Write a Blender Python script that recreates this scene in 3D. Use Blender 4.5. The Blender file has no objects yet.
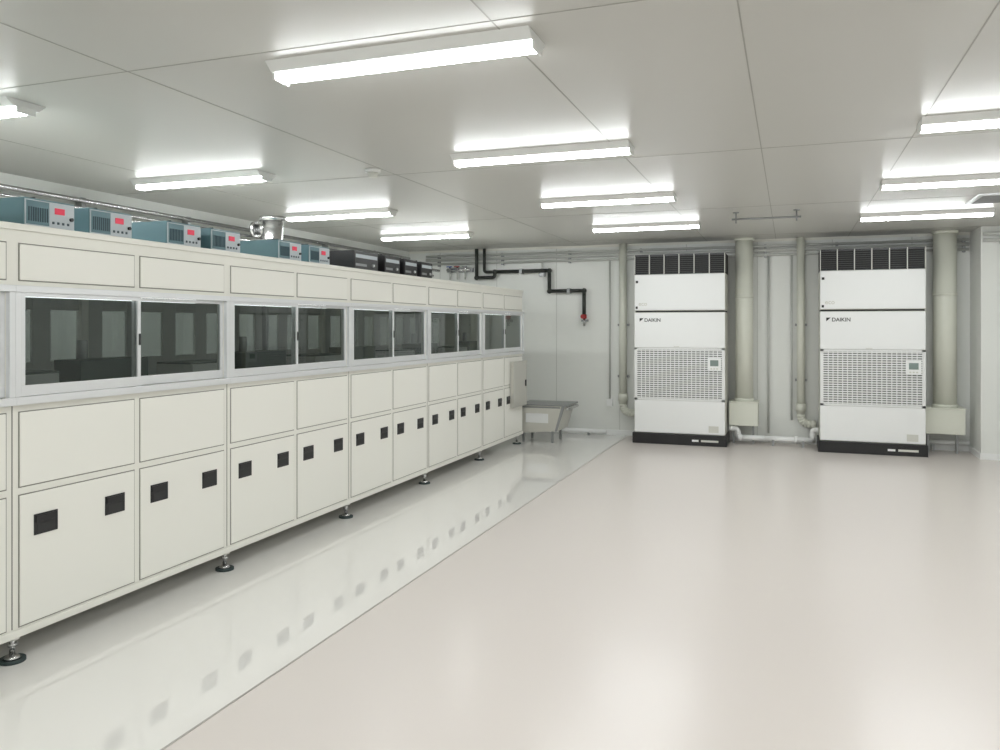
import bpy, bmesh, math, random
from mathutils import Vector, Matrix
random.seed(4)
S=bpy.context.scene
try:
    S.view_settings.view_transform='Standard'
except Exception: pass

# ---------------- materials ----------------
def mat(name,col,rough=.5,metal=0,spec=.5,coat=0,bump=0,bscale=40,var=0,emit=None,es=0):
    m=bpy.data.materials.new(name); m.use_nodes=True
    n=m.node_tree.nodes; l=m.node_tree.links; p=n['Principled BSDF']
    p.inputs['Base Color'].default_value=(*col,1)
    p.inputs['Roughness'].default_value=rough
    p.inputs['Metallic'].default_value=metal
    p.inputs['Specular IOR Level'].default_value=spec
    p.inputs['Coat Weight'].default_value=coat
    p.inputs['Coat Roughness'].default_value=.005
    if emit:
        p.inputs['Emission Color'].default_value=(*emit,1); p.inputs['Emission Strength'].default_value=es
    tc=n.new('ShaderNodeTexCoord')
    if var>0:
        nz=n.new('ShaderNodeTexNoise'); nz.inputs['Scale'].default_value=1.3; nz.inputs['Detail'].default_value=3
        r=n.new('ShaderNodeMix'); r.data_type='RGBA'
        l.new(tc.outputs['Object'],nz.inputs['Vector']); l.new(nz.outputs['Fac'],r.inputs[0])
        r.inputs[6].default_value=(*[c*(1-var) for c in col],1); r.inputs[7].default_value=(*[min(1,c*(1+var)) for c in col],1)
        l.new(r.outputs[2],p.inputs['Base Color'])
    if bump>0:
        nb=n.new('ShaderNodeTexNoise'); nb.inputs['Scale'].default_value=bscale
        b=n.new('ShaderNodeBump'); b.inputs['Strength'].default_value=bump; b.inputs['Distance'].default_value=.01
        l.new(tc.outputs['Object'],nb.inputs['Vector']); l.new(nb.outputs['Fac'],b.inputs['Height']); l.new(b.outputs['Normal'],p.inputs['Normal'])
    return m
M={}
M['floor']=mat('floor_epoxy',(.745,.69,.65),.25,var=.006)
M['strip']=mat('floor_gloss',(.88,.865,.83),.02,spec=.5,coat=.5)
M['seam']=mat('seam',(.42,.40,.37),.5)
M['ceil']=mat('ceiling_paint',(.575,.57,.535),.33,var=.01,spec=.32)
M['cseam']=mat('ceiling_seam',(.36,.355,.32),.5)
M['wall']=mat('wall_panel',(.83,.845,.81),.35,var=.01)
M['wseam']=mat('wall_seam',(.52,.53,.49),.5)
M['cream']=mat('cream_powdercoat',(.81,.80,.735),.32,var=.01)
M['cream2']=mat('cream_panel',(.84,.83,.77),.3,var=.01)
M['gap']=mat('shadow_gap',(.26,.25,.22),.8)
M['alu']=mat('aluminium',(.78,.79,.80),.35,metal=.5)
M['alud']=mat('aluminium_dark',(.32,.33,.33),.4,metal=.6)
M['black']=mat('black_plastic',(.012,.012,.013),.35)
M['dark']=mat('dark_recess',(.03,.03,.03),.7)
M['louv']=mat('louver_blade',(.07,.072,.07),.5)
M['acw']=mat('ac_white',(.90,.91,.90),.35)
M['acs']=mat('ac_side',(.68,.68,.62),.4)
M['slat']=mat('ac_slat',(.84,.85,.84),.4)
M['slatbg']=mat('ac_slat_back',(.14,.145,.14),.6)
M['duct']=mat('duct_beige',(.76,.77,.68),.35)
M['ppipe']=mat('conduit_grey',(.55,.56,.53),.35)
M['steel']=mat('steel',(.6,.6,.6),.25,metal=1)
M['bench']=mat('bench_metal',(.60,.59,.54),.35,metal=.3)
M['teal']=mat('teal_paint',(.12,.22,.25),.4)
M['teald']=mat('teal_dark',(.04,.07,.09),.5)
M['face']=mat('instrument_face',(.55,.60,.63),.4)
M['red']=mat('led_red',(.62,.03,.07),.4,emit=(1,.05,.12),es=.2)
M['redp']=mat('red_paint',(.35,.02,.02),.4)
M['blue']=mat('blue_paint',(.05,.12,.4),.4)
M['pipeD']=mat('dark_pipe',(.03,.035,.03),.4)
M['inner']=mat('inner_green',(.035,.06,.05),.5)
M['innerp']=mat('inner_panel',(.50,.51,.48),.4)
M['lampb']=mat('lamp_body',(.76,.77,.75),.4)
M['lcd']=mat('lcd',(.22,.28,.26),.3)
M['rubber']=mat('rubber_pad',(.03,.05,.05),.6)
M['emit']=mat('lamp_diffuser',(.9,.9,.9),.5,emit=(.97,1.0,1.01),es=36)
M['emit2']=mat('added_fill_glow',(.9,.9,.9),.5,emit=(.95,1.0,1.0),es=4.5)  # glow for the added fill tubes that brighten the machine interior
def glassm():
    m=bpy.data.materials.new('tinted_glass'); m.use_nodes=True
    n=m.node_tree.nodes; l=m.node_tree.links; n.clear()
    o=n.new('ShaderNodeOutputMaterial'); mx=n.new('ShaderNodeMixShader'); t=n.new('ShaderNodeBsdfTransparent'); g=n.new('ShaderNodeBsdfGlossy')
    f=n.new('ShaderNodeFresnel'); f.inputs[0].default_value=1.6
    t.inputs[0].default_value=(.46,.49,.48,1); g.inputs['Roughness'].default_value=.01; g.inputs[0].default_value=(.85,.9,.88,1)
    l.new(f.outputs[0],mx.inputs[0]); l.new(t.outputs[0],mx.inputs[1]); l.new(g.outputs[0],mx.inputs[2]); l.new(mx.outputs[0],o.inputs[0])
    return m
M['glass']=glassm()

# ---------------- builder ----------------
def empty(name,loc=(0,0,0)):
    e=bpy.data.objects.new(name,None); e.location=loc; e.empty_display_size=.1
    S.collection.objects.link(e); return e
class B:
    def __init__(s,name,parent=None,bevel=0):
        s.n=name;s.p=parent;s.bv=bevel;s.bm=bmesh.new();s.m=[]
    def mi(s,k):
        if k not in s.m: s.m.append(k)
        return s.m.index(k)
    def box(s,x0,x1,y0,y1,z0,z1,k):
        if x1<x0:x0,x1=x1,x0
        if y1<y0:y0,y1=y1,y0
        i=s.mi(k); v=[s.bm.verts.new(c) for c in [(x0,y0,z0),(x1,y0,z0),(x1,y1,z0),(x0,y1,z0),(x0,y0,z1),(x1,y0,z1),(x1,y1,z1),(x0,y1,z1)]]
        for f in [(3,2,1,0),(4,5,6,7),(0,1,5,4),(1,2,6,5),(2,3,7,6),(3,0,4,7)]:
            fc=s.bm.faces.new([v[a] for a in f]); fc.material_index=i
        return s
    def pane(s,x,y0,y1,z0,z1,k):
        i=s.mi(k); v=[s.bm.verts.new(c) for c in [(x,y0,z0),(x,y1,z0),(x,y1,z1),(x,y0,z1)]]
        f=s.bm.faces.new(v); f.material_index=i
    def hexa(s,pts,k):
        i=s.mi(k); v=[s.bm.verts.new(c) for c in pts]
        for f in [(3,2,1,0),(4,5,6,7),(0,1,5,4),(1,2,6,5),(2,3,7,6),(3,0,4,7)]:
            fc=s.bm.faces.new([v[a] for a in f]); fc.material_index=i
    def cyl(s,a,b,r,k,seg=24,r2=None):
        a=Vector(a);b=Vector(b);i=s.mi(k);d=b-a
        q=d.to_track_quat('Z','Y').to_matrix().to_4x4(); mt=Matrix.Translation((a+b)/2)@q
        g=bmesh.ops.create_cone(s.bm,cap_ends=True,segments=seg,radius1=r,radius2=r if r2 is None else r2,depth=d.length,matrix=mt)
        fs=set(f for v in g['verts'] for f in v.link_faces)
        for f in fs:
            f.material_index=i
            if len(f.verts)==4: f.smooth=True
        return s
    def sph(s,c,r,k):
        i=s.mi(k); g=bmesh.ops.create_uvsphere(s.bm,u_segments=20,v_segments=12,radius=r,matrix=Matrix.Translation(c))
        for f in set(f for v in g['verts'] for f in v.link_faces): f.material_index=i; f.smooth=True
        return s
    def path(s,pts,r,k,fil=0,seg=20):
        P=[Vector(p) for p in pts]
        if fil>0:
            Q=[P[0]]
            for j in range(1,len(P)-1):
                u=(P[j-1]-P[j]).normalized(); w=(P[j+1]-P[j]).normalized()
                a=P[j]+u*fil; c=P[j]+w*fil
                for t in [0,.17,.33,.5,.67,.83,1]:
                    Q.append(a*(1-t)**2+P[j]*2*t*(1-t)+c*t*t)
            Q.append(P[-1]); P=Q
        for j in range(len(P)-1):
            s.cyl(P[j],P[j+1],r,k,seg)
            if j>0: s.sph(P[j],r,k)
        return s
    def done(s):
        me=bpy.data.meshes.new(s.n); s.bm.to_mesh(me); s.bm.free()
        for k in s.m: me.materials.append(M[k])
        o=bpy.data.objects.new(s.n,me); S.collection.objects.link(o)
        if s.p: o.parent=s.p
        if s.bv>0:
            b=o.modifiers.new('bevel','BEVEL'); b.width=s.bv; b.segments=2; b.limit_method='ANGLE'; b.angle_limit=math.radians(50)
        return o

XL,XR,YB,YN,H=-5.4,2.65,10.9,-4.0,2.62
# ---------------- room ----------------
B('floor').box(XL,XR,YN,YB,-.1,0,'floor').done()
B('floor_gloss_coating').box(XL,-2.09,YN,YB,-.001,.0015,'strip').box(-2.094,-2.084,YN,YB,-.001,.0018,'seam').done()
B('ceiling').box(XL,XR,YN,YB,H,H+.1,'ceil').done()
B('wall_back').box(XL-.1,XR+.1,YB,YB+.1,0,H,'wall').done()
B('wall_left').box(XL-.1,XL,YN,YB,0,H,'wall').done()
B('wall_right').box(XR,XR+.1,YN,YB,0,H,'wall').done()
B('wall_front').box(XL-.1,XR+.1,YN-.1,YN,0,H,'wall').done()
b=B('trim_1')
for x in [-4.45,-2.74,-1.03,-.17,.68,2.39]: b.box(x-.003,x+.003,YN,YB,H-.0015,H+.001,'cseam')
for y in [-2.3,.2,2.75,5.3,7.85,10.3]: b.box(XL,XR,y-.003,y+.003,H-.0015,H+.001,'cseam')
b.done()
b=B('trim_2')
x=-4.9
while x<XR:
    b.box(x-.003,x+.003,YB-.0015,YB+.001,0,H,'wseam'); x+=.9
b.done()
B('trim_3').box(XL,XR,YB-.03,YB,H-.03,H,'cream').done()
B('baseboard_back').box(XL,XR,YB-.015,YB,0,.07,'acw').done()
B('baseboard_left').box(XL,XL+.015,YN,YB-.015,0,.07,'acw').done()
B('baseboard_right').box(XR-.015,XR,YN,YB-.015,0,.07,'acw').done()
B('pillar').box(2.02,XR,10.3,YB,0,H,'wall').box(2.008,XR,10.288,YB,0,.07,'acw').done()

# ---------------- ceiling lamps ----------------
def lamp(xc,y):
    e=empty('ceiling_lamp',(0,0,0))
    L=.585
    b=B('mounting_tray',e,.002)
    b.hexa([(xc-L,y-.07,H-.036),(xc+L,y-.07,H-.036),(xc+L,y+.07,H-.036),(xc-L,y+.07,H-.036),
            (xc-L,y-.115,H),(xc+L,y-.115,H),(xc+L,y+.115,H),(xc-L,y+.115,H)],'lampb')
    b.box(xc-L-.004,xc-L+.008,y-.052,y+.052,H-.064,H-.028,'lampb'); b.box(xc+L-.008,xc+L+.004,y-.052,y+.052,H-.064,H-.028,'lampb'); b.done()
    d=B('diffuser',e)
    n=10; i=d.mi('emit'); ra=[]
    for k in range(n+1):
        a=math.pi*k/n; yy=y-math.cos(a)*.050; zz=H-.037-math.sin(a)*.026
        ra.append((d.bm.verts.new((xc-L+.008,yy,zz)),d.bm.verts.new((xc+L-.008,yy,zz))))
    for k in range(n): 
        f=d.bm.faces.new([ra[k][0],ra[k+1][0],ra[k+1][1],ra[k][1]]); f.smooth=True
    d.bm.faces.new([ra[0][0],ra[0][1],ra[-1][1],ra[-1][0]])
    bmesh.ops.recalc_face_normals(d.bm,faces=d.bm.faces); d.done()
for y in [-3.1,-1.1,.9,2.95,4.9,6.87,8.85]:
    for xc in [-4.17,-1.50,1.25]: lamp(xc,y)

# ---------------- machine ----------------
mc=empty('enclosed_cleaning_line')
FX=-3.222; BX=-4.4; Z0=.12; Z1=1.955; P=1.43
bounds=[2.58+P*k for k in range(-2,6)]
Y0,Y1=bounds[0],bounds[-1]
b=B('frame_body',mc,.004)
b.box(BX,FX,Y0,Y1,Z0,1.15,'cream'); b.box(BX,FX,Y0,Y1,1.675,Z1,'cream')
b.box(FX,FX+.012,Y0,Y1,Z0,Z0+.035,'cream'); b.box(FX,FX+.012,Y0,Y1,Z1-.03,Z1,'cream')
for y in bounds:
    b.box(FX-.05,FX,y-.03,y+.03,1.15,1.675,'cream'); b.box(BX,BX+.05,y-.03,y+.03,1.15,1.675,'cream')
b.box(BX,FX,Y1-.02,Y1,1.15,1.675,'cream'); b.box(BX,FX,Y0,Y0+.02,1.15,1.675,'cream')
b.done()
g=B('gap_lines',mc); p=B('access_panels',mc,.003); h=B('handles',mc,.003); w=B('window_frames',mc,.002); gl=B('window_glass',mc); it=B('inner_equipment',mc,.004); fill=B('added_fill_tubes',mc)
for y in bounds[:-1]:
    for j in range(2):
        a=y+.035+j*(P/2-.012); c=a+P/2-.055
        for (u,v) in [(.165,.745),(.785,1.115),(1.705,1.865)]:
            g.box(FX,FX+.0015,a-.005,c+.005,u-.005,v+.005,'gap')
            p.box(FX,FX+.006,a,c,u,v,'cream2')
        for yy in (a+.13,c-.13):
            h.box(FX+.006,FX+.010,yy-.062,yy+.062,.553,.647,'black'); 
            h.box(FX+.010,FX+.014,yy-.055,yy+.055,.61,.64,'black')
            h.box(FX+.010,FX+.0112,yy-.045,yy+.045,.565,.60,'dark')
    g.box(FX,FX+.0015,y-.0025,y+.0025,Z0+.04,1.15,'gap')
    # window
    a=y; c=y+P
    w.box(FX,FX+.03,a+.0,c,1.15,1.185,'alu'); w.box(FX,FX+.026,a,c,1.65,1.68,'alu')
    w.box(FX-.03,FX+.022,a,a+.028,1.185,1.65,'alu'); w.box(FX-.03,FX+.022,c-.028,c,1.185,1.65,'alu')
    def sash(y0,y1,x):
        w.box(x-.018,x,y0,y1,1.187,1.235,'alu'); w.box(x-.018,x,y0,y1,1.632,1.65,'alu')
        w.box(x-.018,x,y0,y0+.022,1.235,1.632,'alu'); w.box(x-.018,x,y1-.022,y1,1.235,1.632,'alu')
        w.box(x,x+.006,(y1-.016 if y0<a+.1 else y0+.004),(y1-.004 if y0<a+.1 else y0+.016),1.40,1.46,'black')
        gl.pane(x-.009,y0+.022,y1-.022,1.235,1.632,'glass')
    m=y+P/2
    sash(a+.03,m+.012,FX+.018); sash(m-.012,c-.03,FX-.004)
    # rear side: panels alternating with clear windows
    for q in range(4):
        s0=y+.03+q*(P-.06)/4; s1=s0+(P-.06)/4
        it.box(BX+.006,BX+.03,s0,s0+.13,1.15,1.675,'innerp')
        it.box(BX+.006,BX+.03,s0+.13,s1,1.15,1.28,'innerp'); it.box(BX+.006,BX+.03,s0+.13,s1,1.60,1.675,'innerp')
        gl.pane(BX+.015,s0+.13,s1,1.28,1.60,'glass')
    it.box(-3.95,-3.65,y+.2,y+.62,1.15,1.25,'innerp'); it.box(-3.9,-3.7,y+.8,y+1.3,1.15,1.31,'inner')
    it.box(-3.94,-3.66,y+.19,y+.63,1.25,1.262,'inner')
    it.box(-4.1,-4.06,y+.1,y+.14,1.15,1.675,'alud'); it.cyl((-3.8,y+.9,1.31),(-3.8,y+.9,1.42),.03,'alud')
    it.box(-3.36,-3.30,y+.1,y+P-.1,1.655,1.675,'alud')
    fill.cyl((-3.33,y+.15,1.645),(-3.33,y+P-.15,1.645),.011,'emit2',12)  # added fill tube hidden under the header, lightens the interior behind the glass
for o in (g,p,h,w,gl,it,fill): o.done()
f=B('levelling_feet',mc)
for y in bounds:
    for x in (-3.27,-4.33):
        yy=min(max(y+.04,Y0+.08),Y1-.08)
        f.cyl((x,yy,.0018),(x,yy,.015),.055,'rubber'); f.cyl((x,yy,.015),(x,yy,.03),.04,'steel',24,.022)
        f.cyl((x,yy,.03),(x,yy,Z0+.01),.012,'steel'); f.cyl((x,yy,.07),(x,yy,.085),.022,'steel',6); f.cyl((x,yy,.10),(x,yy,Z0+.005),.03,'cream')
f.done()
b=B('side_control_box',mc,.004)
b.box(FX+.012,-3.16,9.22,9.72,.50,1.06,'bench'); b.box(-3.16,-3.157,9.25,9.69,.53,1.03,'bench'); b.box(-3.157,-3.145,9.64,9.67,.74,.82,'black')
b.done()
# outfeed
o=empty('outfeed_conveyor')
b=B('chute',o,.004)
b.hexa([(-3.3,9.80,.12),(-2.78,9.80,.16),(-2.78,10.3,.16),(-3.3,10.3,.12),(-3.3,9.80,.48),(-2.68,9.80,.48),(-2.68,10.3,.48),(-3.3,10.3,.48)],'bench')
b.box(-3.3,-2.64,9.78,10.32,.48,.50,'alud'); b.cyl((-2.65,9.8,.45),(-2.65,10.3,.45),.022,'steel')
b.hexa([(-2.81,9.785,.16),(-2.78,9.785,.16),(-2.78,9.80,.16),(-2.81,9.80,.16),(-2.72,9.785,.48),(-2.68,9.785,.48),(-2.68,9.80,.48),(-2.72,9.80,.48)],'alud')
b.box(-3.28,-2.74,9.793,9.80,.45,.47,'alud'); b.box(-3.2,-2.9,9.794,9.80,.26,.38,'alu')
b.done()
b=B('legs',o)
for x in (-3.25,-2.86):
    for y in (9.86,10.24): b.box(x-.015,x+.015,y-.015,y+.015,.0015,.2,'alud')
b.done()

# ---------------- instruments on top ----------------
def psu(y0,w=.28,hh=.15,dx=.40,x1=-3.36,black=False):
    e=empty('control_unit' if black else 'power_supply_unit')
    c='black' if black else 'teal'
    z=Z1; b=B('housing',e,.003); b.box(x1-dx,x1,y0,y0+w,z+.012,z+hh,c)
    for xx in (x1-dx+.04,x1-.04):
        for yy in (y0+.03,y0+w-.03): b.cyl((xx,yy,z),(xx,yy,z+.013),.012,'black',12)
    b.done()
    b=B('front_panel',e,.0015); zb=z+.02; zt=z+hh-.008
    if not black:
        b.box(x1,x1+.006,y0+.004,y0+w-.004,zb,zt,'face' )
        b.box(x1+.006,x1+.008,y0+.008,y0+w*.47,zb+.005,zt-.005,'teal')
        for k in range(9):
            yy=y0+.018+k*(w*.40/9); b.box(x1+.008,x1+.011,yy,yy+.005,zb+.02,zt-.035,'teald')
        b.box(x1+.006,x1+.009,y0+w*.58,y0+w*.78,zt-.055,zt-.025,'red')
        for k in range(4): b.box(x1+.006,x1+.009,y0+w*(.53+.1*k),y0+w*(.53+.1*k)+.012,zb+.018,zb+.03,'teald')
        b.cyl((x1+.006,y0+w*.91,zb+.05),(x1+.018,y0+w*.91,zb+.05),.009,'black',14)
    else:
        b.box(x1,x1+.006,y0+.004,y0+w-.004,zb,zt,'black')
        b.box(x1+.006,x1+.008,y0+.02,y0+w-.02,zt-.05,zt-.02,'face'); b.box(x1+.006,x1+.008,y0+.02,y0+w*.5,zb+.02,zb+.04,'alud')
        b.cyl((x1+.006,y0+w*.75,zb+.035),(x1+.02,y0+w*.75,zb+.035),.012,'alu',14)
    b.done()
    b=B('handle',e); 
    b.path([(x1-dx+.1,y0+w/2,z+hh),(x1-dx+.1,y0+w/2,z+hh+.018),(x1-.1,y0+w/2,z+hh+.018),(x1-.1,y0+w/2,z+hh)],.005,'black',seg=8)
    b.done()
for y in (1.4,2.2,2.75,3.12,3.66,4.03,4.72,5.10): psu(y)
for y,ww in ((5.72,.40),(6.24,.29),(6.62,.27),(6.97,.26)): psu(y,ww,.165,.35,-3.34,True)

e=empty('exhaust_duct')
b=B('duct_stack',e)
b.cyl((-3.95,5.48,Z1),(-3.95,5.48,2.37),.08,'steel'); b.cyl((-3.95,5.48,Z1),(-3.95,5.48,Z1+.02),.11,'steel')
b.cyl((-3.95,5.48,2.15),(-3.95,5.48,2.17),.095,'steel'); b.cyl((-3.95,5.48,2.35),(-3.95,5.48,2.385),.105,'steel'); 
b.cyl((-3.95,5.48,2.29),(-4.10,5.48,2.29),.045,'steel'); b.cyl((-4.10,5.48,2.29),(-4.13,5.48,2.29),.065,'steel')
b.done()

# conduits along left wall
b=B('conduit_run')
for z,x,r in ((2.50,XL+.09,.02),(2.44,XL+.09,.014),(2.40,XL+.085,.012)):
    b.cyl((x,YN+.2,z),(x,YB-.2,z),r,'steel',14)
y=YN+.5
while y<YB-.2:
    b.box(XL+.003,XL+.07,y-.02,y+.02,2.36,2.53,'alud'); y+=1.2
b.done()
# pipe rack on top of machine
e=empty('supply_pipe_rack')
b=B('pipes',e)
b.cyl((-4.2,.0,2.20),(-4.2,9.3,2.20),.018,'steel',14); b.cyl((-4.28,.0,2.14),(-4.28,9.3,2.14),.014,'steel',14)
y=.3
while y<9.3:
    b.box(-4.32,-4.30,y-.015,y+.015,Z1,2.26,'alud'); b.box(-4.32,-4.17,y-.015,y+.015,2.172,2.182,'alud'); b.box(-4.32,-4.24,y-.015,y+.015,2.116,2.126,'alud'); y+=1.5
b.done()

# back wall conduits
b=B('wall_conduit')
for z,r,yy in ((2.53,.016,YB-.06),(2.475,.022,YB-.06),(2.415,.016,YB-.06)):
    b.cyl((XL+.3,yy,z),(2.0,yy,z),r,'ppipe',14)
for x in (-4.9,-3.9,-2.9,-1.9,-.3,.55,1.95): b.box(x-.015,x+.015,YB-.06,YB-.002,2.38,2.55,'alud')
b.path([(-2.33,YB-.04,2.43),(-2.33,YB-.04,.5)],.012,'ppipe'); b.box(-2.37,-2.29,YB-.06,YB-.002,.40,.50,'acw')
b.path([(-3.3,YB-.04,2.43),(-3.3,YB-.04,2.25)],.012,'ppipe'); b.box(-3.34,-3.26,YB-.07,YB-.002,2.2,2.28,'alud')
b.path([(-.26,YB-.04,2.43),(-.26,YB-.04,.12)],.012,'ppipe')
b.path([(.02,YB-.04,2.43),(.02,YB-.04,.3)],.012,'ppipe')
b.done()
b=B('wall_conduit')
for z in (2.53,2.46): b.cyl((2.03,10.25,z),(2.60,10.25,z),.02,'ppipe',14)
b.box(2.2,2.23,10.25,10.298,2.42,2.56,'alud'); b.done()
# dark water pipe with valve
b=B('water_pipe'); yy=YB-.09
b.path([(-4.28,yy,H),(-4.28,yy,2.20),(-4.0,yy,2.20),(-4.0,yy,2.28),(-3.18,yy,2.28),(-3.18,yy,1.99),(-2.68,yy,1.99),(-2.68,yy,1.66)],.026,'pipeD',.04)
b.path([(-4.16,yy,H),(-4.16,yy,2.28),(-4.0,yy,2.28)],.022,'pipeD',.04)
for p_ in [(-4.28,2.2),(-4.0,2.28),(-3.18,2.28),(-3.18,1.99),(-2.68,1.99)]: b.sph((p_[0],yy,p_[1]),.036,'pipeD')
b.cyl((-2.68,yy,1.66),(-2.68,yy,1.60),.036,'redp'); b.cyl((-2.68,yy-.02,1.63),(-2.68,yy-.07,1.63),.012,'steel'); b.cyl((-2.68,yy-.07,1.63),(-2.68,yy-.08,1.63),.032,'redp')
b.path([(-2.68,yy,1.62),(-2.68,yy,1.50)],.018,'steel'); b.box(-2.72,-2.64,yy,YB-.002,1.56,1.59,'alud')
for x,z in ((-3.6,2.28),(-2.9,1.99)): b.box(x-.02,x+.02,yy-.03,YB-.002,z-.035,z+.035,'alud')
b.done()
b=B('valve_manifold'); 
b.path([(-4.75,yy,2.32),(-4.38,yy,2.32)],.02,'steel')
for x,k in ((-4.7,'blue'),(-4.58,'redp'),(-4.46,'alud')):
    b.cyl((x,yy,2.30),(x,yy,2.375),.018,'steel'); b.box(x-.04,x+.04,yy-.04,yy-.02,2.36,2.375,k); b.cyl((x,yy,2.30),(x,yy,2.18),.014,'ppipe')
b.box(-4.76,-4.36,yy+.02,YB-.004,2.29,2.35,'alud'); b.done()

# ---------------- air conditioners ----------------
def ac(x0):
    e=empty('air_conditioner'); x1=x0+1.13; F=10.27; K=10.77
    b=B('cabinet',e,.005)
    b.box(x0-.02,x1+.02,F-.02,K,0.0,.135,'black')
    b.box(x0,x1,F+.012,K,.135,1.675,'acs'); b.box(x0,x1,F+.012,K,1.695,2.16,'acs'); b.box(x0+.01,x1-.01,F+.03,K,1.675,1.695,'dark')
    b.box(x0+.004,x1-.004,F,F+.012,.142,.555,'acw'); b.box(x0+.004,x1-.004,F,F+.012,1.225,1.668,'acw'); b.box(x0+.004,x1-.004,F,F+.012,1.702,2.155,'acw')
    b.done()
    b=B('kick_labels',e); b.box(x1-.40,x1-.32,F-.0215,F-.02,.05,.075,'acw'); b.box(x1-.29,x1-.08,F-.0215,F-.02,.05,.075,'acs')
    b.box(x1-.2,x1-.08,F-.001,F,.17,.25,'acs'); b.done()
    b=B('intake_grille',e)
    b.box(x0+.004,x1-.004,F+.004,F+.012,.558,1.222,'slatbg')
    b.box(x0+.004,x0+.04,F-.002,F+.006,.558,1.222,'slat'); b.box(x1-.04,x1-.004,F-.002,F+.006,.558,1.222,'slat')
    b.box(x0+.004,x1-.004,F-.002,F+.006,.558,.58,'slat'); b.box(x0+.004,x1-.004,F-.002,F+.006,1.20,1.222,'slat')
    n=23
    for k in range(n):
        z=.59+k*(.60/(n-1)); b.box(x0+.04,x1-.04,F-.001,F+.004,z-.007,z+.007,'slat')
    for k in range(1,20):
        xx=x0+.04+k*(1.05/20); b.box(xx-.005,xx+.005,F-.0015,F+.004,.58,1.20,'slat')
    b.done()
    b=B('control_panel',e,.003)
    b.box(x1-.21,x1-.05,F-.02,F,.94,1.10,'acw'); b.box(x1-.18,x1-.08,F-.022,F-.02,1.0,1.075,'lcd')
    for k in range(3): b.box(x1-.175+k*.035,x1-.155+k*.035,F-.023,F-.02,.96,.975,'acs')
    b.done()
    b=B('discharge_louver',e)
    b.box(x0,x1,F+.03,K,2.16,2.41,'dark'); b.box(x0,x1,F,F+.03,2.395,2.41,'black'); b.box(x0,x1,F,F+.03,2.16,2.172,'black')
    for k in range(7):
        xx=x0+.006+k*(1.118/6); b.box(xx-.005,xx+.005,F-.002,F+.03,2.16,2.41,'acs')
    for k in range(9):
        z=2.19+k*.025; b.box(x0,x1,F+.005,F+.022,z-.003,z+.003,'louv')
    b.done()
    b=B('latches',e); b.box(x0+.02,x0+.05,F-.004,F,2.05,2.08,'dark')
    b.box(x0+.02,x0+.045,F-.004,F,1.72,1.75,'black')
    b.box(x0+.5,x0+.57,F-.001,F,1.235,1.242,'acs'); b.done()
    for txt,s,xx,zz,k in (('DAIKIN',.062,x0+.13,1.555,'black'),('eco',.075,x0+.055,1.76,'acs')):
        c=bpy.data.curves.new('lettering','FONT'); c.body=txt; c.size=s; c.extrude=.0008; c.offset=.001
        c.materials.append(M[k]); t=bpy.data.objects.new('lettering',c); t.location=(xx,F-.001,zz); t.rotation_euler=(math.pi/2,0,0); S.collection.objects.link(t); t.parent=e
    b=B('emblem',e); i=b.mi('black'); v=[b.bm.verts.new(q) for q in ((x0+.07,F-.002,1.555),(x0+.12,F-.002,1.60),(x0+.07,F-.002,1.60))]; b.bm.faces.new(v); b.done()
ac(-1.885); ac(.335)

def bigduct(xc,r,xa):
    e=empty('return_duct')
    b=B('vertical_duct',e); yy=YB-r-.02-.08
    b.cyl((xc,yy,.50),(xc,yy,H),r,'duct',32); b.cyl((xc,yy,1.86),(xc,yy,1.89),r+.006,'duct',32); b.cyl((xc,yy,H-.03),(xc,yy,H),r+.015,'duct',32)
    b.cyl((xc,yy,.54),(xc,yy,.58),r+.012,'duct',32); b.done()
    b=B('plenum_box',e,.004); b.box(xa,xc+r+.06,yy-r-.04,YB-.016,.24,.54,'duct'); b.box(xa,xc+r+.07,yy-r-.05,YB-.016,.53,.545,'duct'); b.done()
    b=B('support_legs',e)
    for x in (xa+.05,xc+r): b.box(x-.012,x+.012,yy-.02,yy+.02,0,.24,'alud')
    b.done()
bigduct(-.55,.11,-.73); bigduct(1.72,.125,1.49)
def elbow(xc,r,xa,z):
    b=B('drain_riser'); yy=YB-r-.02
    b.path([(xc,yy,H),(xc,yy,z),(xa,yy,z)],r,'duct',.12,28)
    b.cyl((xc,yy,z+.16),(xc,yy,z+.26),r+.012,'duct',28)
    b.box(xc-r-.02,xc+r+.02,yy-.01,YB-.002,1.5,1.53,'alud'); b.box(xc-r-.02,xc+r+.02,yy-.01,YB-.002,.8,.83,'alud')
    b.done()
elbow(-2.14,.052,-1.91,.32); elbow(.13,.050,.305,.26)
b=B('condensate_pipe'); yy=10.58
b.path([(-.73,yy,.2),(-.62,yy,.2),(-.62,yy,.09),(-.3,yy,.09)],.032,'acw',.05)
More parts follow.
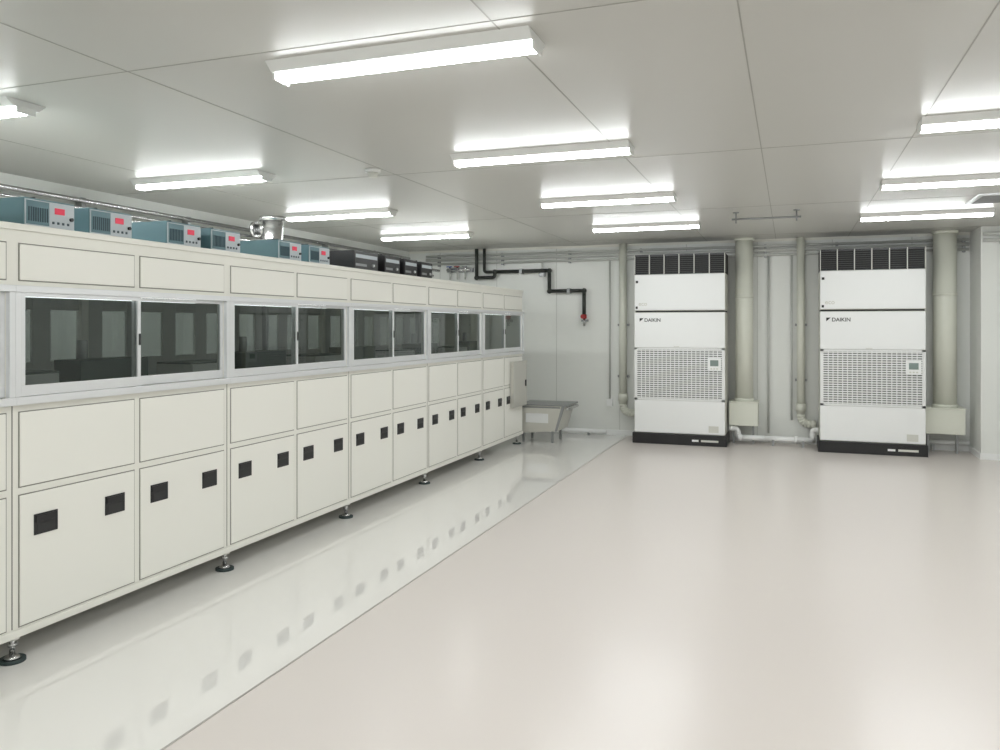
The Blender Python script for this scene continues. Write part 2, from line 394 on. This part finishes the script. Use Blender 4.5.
b.path([(-.3,yy,.09),(.26,yy,.09)],.032,'acw'); b.path([(.26,yy,.09),(.26,yy,.22),(.33,yy,.22)],.032,'acw',.04)
for x in (-.62,.05): b.cyl((x,yy,.09),(x+.04,yy,.09),.042,'acw')
b.path([(-.5,YB-.09,.05),(.3,YB-.09,.05)],.02,'acs')
for x in (-.2,.15): b.box(x-.015,x+.015,yy-.03,yy+.03,0,.09,'alud')
b.done()
b=B('condensate_pipe'); b.path([(1.5,10.82,.11),(2.0,10.82,.11)],.03,'acw'); 
b.box(1.6,1.63,10.80,10.84,0,.11,'alud'); b.done()
b=B('floor_pipe'); b.path([(-4.0,10.75,.06),(-2.35,10.75,.06)],.03,'acw')
for x in (-3.6,-2.6): b.box(x-.015,x+.015,10.73,10.77,0,.06,'alud')
b.done()

# ceiling bits
b=B('smoke_detector'); b.cyl((-2.8,5.06,H),(-2.8,5.06,H-.025),.055,'lampb'); b.cyl((-2.8,5.06,H-.025),(-2.8,5.06,H-.06),.04,'acs',24,.03); b.done()
b=B('hanging_sign_bracket'); b.cyl((-.54,8.2,H-.07),(.1,8.2,H-.07),.01,'alud',12)
for x in (-.5,.06): b.cyl((x,8.2,H),(x,8.2,H-.11),.008,'alud',12); b.cyl((x,8.2,H),(x,8.2,H-.01),.03,'alud',16)
b.done()
b=B('ceiling_vent',None,.002); b.box(1.50,2.0,7.75,8.30,H-.015,H,'alu')
for k in range(13): b.box(1.54,1.96,7.79+k*.036,7.80+k*.036,H-.02,H-.014,'alud')
b.done()

# world
wd=bpy.data.worlds.new('w'); S.world=wd; wd.use_nodes=True
wd.node_tree.nodes['Background'].inputs[0].default_value=(.8,.85,.85,1); wd.node_tree.nodes['Background'].inputs[1].default_value=.3
# camera
c=bpy.data.cameras.new('camera'); co=bpy.data.objects.new('camera',c); S.collection.objects.link(co)
co.location=(0,0,1.5); co.rotation_euler=(math.pi/2,0,math.atan(290/800)); c.sensor_width=36; c.lens=28.8; c.shift_y=-.049
S.camera=co
